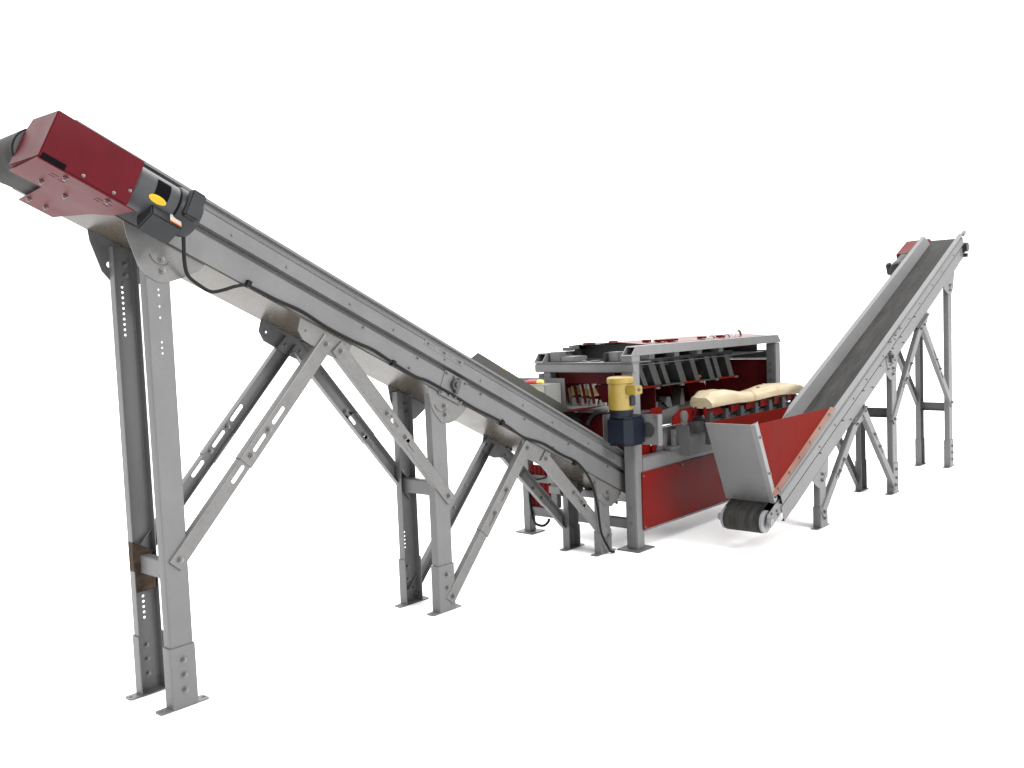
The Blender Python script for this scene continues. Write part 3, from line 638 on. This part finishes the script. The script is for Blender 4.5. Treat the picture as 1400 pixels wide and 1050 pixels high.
# splitting blades (curved red slats) at the left end
for k, (yt, zt) in enumerate(((4.49, 1.24), (4.40, 1.225), (4.325, 1.23), (4.245, 1.225), (4.575, 1.24))):
    b = MB().plate((0, 0, 0), Y, Z, X, [(yt-.008, zt), (yt+.002, zt), (yt-.022, 1.12), (yt-.036, 1.055), (yt-.042, 1.055), (yt-.032, 1.12)], 5.70, 5.725)
    part(b, 'splitting_blade', DRED)
part(MB().box(5.70, 5.98, 4.05, 4.56, 1.02, 1.035), 'blade_table', PALE)
for k in range(5): part(MB().box(5.74+.01*k, 5.80, 4.475-.082*k, 4.535-.082*k, 1.036, 1.105-.006*k), 'pusher_block', PALE, bevel=.003)
part(MB().box(5.66, 5.70, 4.06, 4.56, .99, 1.02), 'table_edge', PALE)
for k in range(5): part(MB().box(5.90, 5.905, 4.18+.075*k, 4.235+.075*k, 1.245, 1.29), 'blade_clamp', DARKST)
tr_ = MB().add([(5.42, 4.52, .985), (5.68, 4.52, 1.0), (5.68, 4.10, 1.05), (5.50, 4.14, 1.035)], [(0, 1, 2, 3)]).add([(5.42, 4.52, .981), (5.68, 4.52, .996), (5.68, 4.10, 1.046), (5.50, 4.14, 1.031)], [(0, 3, 2, 1)])
part(tr_, 'outfeed_tray', RED)
part(MB().tube([(5.66, 4.24, .90), (5.66, 4.20, .96), (5.66, 4.13, 1.0), (5.66, 4.05, 1.01)], .016, 10, 6), 'support_tube', STEEL)
mbolt((5.673, 4.06, .93), (-1, 0, 0), BME, 1.4)
# hold-down units under the roof
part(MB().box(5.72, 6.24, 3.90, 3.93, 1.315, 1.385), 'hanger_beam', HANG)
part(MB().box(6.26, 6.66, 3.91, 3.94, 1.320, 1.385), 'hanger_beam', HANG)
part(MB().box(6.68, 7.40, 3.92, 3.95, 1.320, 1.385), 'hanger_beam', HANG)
hx = [(5.83, 5.89), (5.99, 6.08), (6.15, 6.21), (6.37, 6.46), (6.60, 6.67), (6.84, 6.92), (6.97, 7.04), (7.18, 7.26)]
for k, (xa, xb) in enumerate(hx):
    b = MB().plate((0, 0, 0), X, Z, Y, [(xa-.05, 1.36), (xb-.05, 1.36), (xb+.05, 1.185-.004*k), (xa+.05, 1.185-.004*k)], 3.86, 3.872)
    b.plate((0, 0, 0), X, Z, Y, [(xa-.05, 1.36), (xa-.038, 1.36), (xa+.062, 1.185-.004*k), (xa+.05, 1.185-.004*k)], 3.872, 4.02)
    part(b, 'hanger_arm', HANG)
for k, (xa, xb) in enumerate(((5.84, 6.06), (6.12, 6.42), (6.44, 6.72), (6.74, 6.98), (7.02, 7.32))):
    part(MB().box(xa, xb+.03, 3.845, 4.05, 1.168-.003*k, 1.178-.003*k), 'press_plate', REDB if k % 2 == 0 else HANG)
    q = part(MB().cyl((xb, 3.86, 1.165), (xb, 3.86, 1.150), .028, 16), 'press_pad', DARKST)
    part(MB().cyl((xa+.09, 3.95, 1.19), (xa+.17, 3.95, 1.19), .016, 12), 'hanger_pin', BRASS if k % 2 else CHROME)
for k in range(4): part(MB().box(5.95+.36*k, 6.03+.36*k, 3.85, 3.93, 1.386, 1.426), 'rail_bracket', STEEL, bevel=.003)
# chain hanging inside, deck posts
for k in range(6): part(MB().cyl((6.35+.035*k, 4.05, 1.06-.022*k), (6.35+.035*k, 4.07, 1.06-.022*k), .012, 10), 'chain_link', CHROME)
part(MB().box(6.28, 6.34, 4.03, 4.07, .90, 1.02).box(5.80, 5.87, 4.10, 4.16, .98, 1.06), 'deck_post', STEEL, bevel=.003)
part(MB().box(5.95, 7.40, 4.02, 4.25, .93, .945), 'feed_table', GALV)
# side wall of the infeed chain and its small bracket
part(MB().plate((0, 0, 0), X, Z, Y, [(5.98, .675), (6.56, .675), (6.56, .955), (6.38, .965), (6.31, 1.0), (6.08, .98), (6.06, .90)], 3.825, 3.835), 'chain_side_plate', GALV)
br_ = part(MB().box(6.12, 6.19, 3.775, 3.785, .70, .83).box(6.12, 6.128, 3.75, 3.775, .70, .83).box(6.07, 6.24, 3.752, 3.82, .673, .700), 'rail_clamp', LIGHTST, bevel=.002)
for z_ in (.735, .775): mbolt((6.165, 3.775, z_), (0, -1, 0), BME)
# infeed trough: beam, posts, red cradles
part(MB().box(6.20, 8.02, 3.60, 3.66, .80, .885), 'infeed_beam', DARKST, bevel=.004)
part(MB().box(6.20, 6.56, 3.668, 3.80, .62, .86), 'infeed_support', STEEL, bevel=.004)
part(MB().box(7.55, 7.75, 3.668, 3.80, .62, .86), 'infeed_support', STEEL, bevel=.004)
for k in range(7):
    xx = 6.32+.255*k
    part(MB().box(xx, xx+.055, 3.555, 3.60, .70 if k == 0 else .80, .955), 'cradle_post', DARKST, bevel=.003)
    mbolt((xx+.10, 3.598, .905), (0, -1, 0), BME, 1.5)
def cradle(xa, xb, xc, z0_=.915, z1_=.99):
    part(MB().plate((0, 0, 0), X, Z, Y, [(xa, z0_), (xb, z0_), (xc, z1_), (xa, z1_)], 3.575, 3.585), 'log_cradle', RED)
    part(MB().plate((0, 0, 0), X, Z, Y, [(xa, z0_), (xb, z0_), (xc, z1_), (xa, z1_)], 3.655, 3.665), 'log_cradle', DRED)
cradle(6.28, 6.62, 6.49, .920, .992); cradle(6.70, 6.92, 6.80, .92, .99); cradle(6.96, 7.18, 7.05, .915, .988)
cradle(7.22, 7.44, 7.32, .912, .984); cradle(7.48, 7.68, 7.57, .91, .98); cradle(7.74, 8.0, 7.90, .91, .98)
part(MB().box(6.60, 8.03, 3.70, 3.708, .70, .95), 'added_dark_backing', DARKST)  # added dark sheet, blocks the bright floor seen under the log
rp = MB().plate((0, 0, 0), X, Z, Y, [(5.99, .885), (6.27, .885), (6.30, .94), (6.28, .995), (6.10, .99), (6.0, .95)], 3.68, 3.69, [circ(6.135, .935, .035, 14)])
part(rp, 'swing_plate', RED)
part(MB().lathe((6.135, 3.68, .935), -Y, [(0, .045), (.02, .045), (.022, .03)], 20).box(6.10, 6.17, 3.665, 3.68, .87, .93), 'bearing_block', GALV)

# feed blocks and upright plates seen inside the bay
for k, (xx, yy, w_, h_) in enumerate(((6.02, 4.12, .10, .10), (6.30, 4.16, .07, .15), (6.55, 4.10, .12, .09), (6.86, 4.14, .08, .14), (7.15, 4.10, .12, .10))):
    part(MB().plate((0, yy, 0), X, Z, Y, [(xx, .945), (xx+w_, .945), (xx+w_*.75, .945+h_), (xx+w_*.3, .945+h_)], 0, .08), 'feed_block', GALV if k % 2 else LIGHTST)
for k in range(5): part(MB().plate((0, 0, 0), Y, Z, X, [(4.30, .93), (4.55, .93), (4.55, 1.18), (4.42, 1.18), (4.33, 1.06)], 6.42+.30*k, 6.43+.30*k), 'inner_rib', RED)
# ------------------------------------------------------------------ loose things
def half_log():
    N_, K = 70, 26; m_ = MB(); vs = []
    x0, x1 = 6.30, 8.00
    for i in range(N_+1):
        t = i/N_; x = x0+(x1-x0)*t
        h = .083+.030*math.exp(-((t-.17)/.11)**2)+.018*math.exp(-((t-.05)/.05)**2)-.007*math.exp(-((t-.40)/.05)**2)+.004*math.sin(t*14)+.004*math.exp(-((t-.84)/.12)**2)
        if t < .07: h *= .80+.20*math.sin(t/.07*math.pi/2)
        if t > .93: h *= 1-.42*((t-.93)/.07)**1.5
        wd = .115+.012*math.sin(t*7+1); yc = 3.615+.012*math.sin(t*5)
        zb = .993-.013*t+.008*math.sin(t*11)*(1 if t > .3 else .3)
        for k in range(K):
            a = 2*math.pi*k/K; cy, cz = math.cos(a), math.sin(a)
            yy = math.copysign(abs(cy)**.55, cy)*wd*.76; zz = (max(cz, 0)**.62)*h*(1+.14*cy) if cz > 0 else 0.012*cz
            if zz > 0: yy += .0
            nn = noise.noise(Vector((x*3, yy*9, zz*9)))*.009+noise.noise(Vector((x*1.3, a*2.2, 3.1)))*.012+noise.noise(Vector((x*5, a*6, 7.7)))*.004
            for kx, w_ in ((.36, .03), (.66, .02)): nn += .006*math.exp(-((t-kx-.02*math.sin(a))/.012)**2)
            vs.append(Vector((x+(.0 if i not in (0,) else (-.02*zz/.1)), yc+yy*(1+nn*3), zb+zz+(nn if cz > 0 else 0))))
    fs = []
    for i in range(N_):
        for k in range(K): fs.append((i*K+k, i*K+(k+1) % K, (i+1)*K+(k+1) % K, (i+1)*K+k))
    fs += [tuple(reversed(range(K))), tuple(range(N_*K, (N_+1)*K))]
    return m_.add(vs, fs)
lg_ = lone(half_log(), 'split_log', WOODP, (7.1, 3.615, .99), angle=50)
tag(lg_, 'long pale peeled log lying flat side down on the red cradles of the machine', 'log')
kn = MB()
for (x, z, r) in ((7.10, 1.088, .008),):
    kn.lathe((x, 3.525, z), -Y, [(-.02, r*1.5), (.0, r*1.2), (.008, r*.6)], 12)
kl = kn.build('knot', WOODP, lg_, (7.1, 3.615, .99)); kl.data.materials.clear(); kl.data.materials.append(mat('knot_wood', (.36, .20, .08), .6))
labs = ('wood billet left of the others, mostly hidden by the grey cabinet', 'tan topped wood billet between red blades, left of two white topped ones', 'white topped wood billet with brown knots, between two other billets', 'bright white topped wood billet between red blades, nearest the yellow motor')
for k, (y0, y1, z0_, z1_) in enumerate(((4.485, 4.53, 1.10, 1.17), (4.40, 4.452, 1.112, 1.190), (4.312, 4.362, 1.108, 1.195), (4.233, 4.285, 1.106, 1.200))):
    b = MB().box(-.025, .075, y0-(y0+y1)/2, y1-(y0+y1)/2, 0, z1_-z0_, Matrix.Rotation(math.radians(-8), 4, 'X'))
    o = lone(b, 'wood_billet', KIND, (0, 0, 0), bevel=.004); o.location = (5.78, (y0+y1)/2, z0_)
    if k > 1:
        t_ = MB().box(-.028, .076, -.0265, .0265, z1_-z0_-.030, z1_-z0_+.006, Matrix.Rotation(math.radians(-8), 4, 'X')).build('lit_cut_end', KTOP, o)  # white cap paints the light falling on the billet's cut top
    tag(o, labs[k], 'wood billet', 'wood billets between the splitting blades')
hd = thing('hand_tool', (5.44, 4.56, 1.227), 'small red and yellow hand tool lying on top of the light grey control cabinet', 'tool')
a_, d_ = Vector((0, .16, .014)), Vector((0, -1, 0.0))
MB().lathe(a_, d_, [(0, .006), (.05, .008), (.08, .010), (.10, .017), (.17, .020), (.185, .018)], 20).build('handle', TIPR, hd)
MB().lathe(a_+d_*.186, d_, [(0, .018), (.02, .020), (.05, .017), (.056, .010)], 20).build('handle_tip', TIPY, hd)
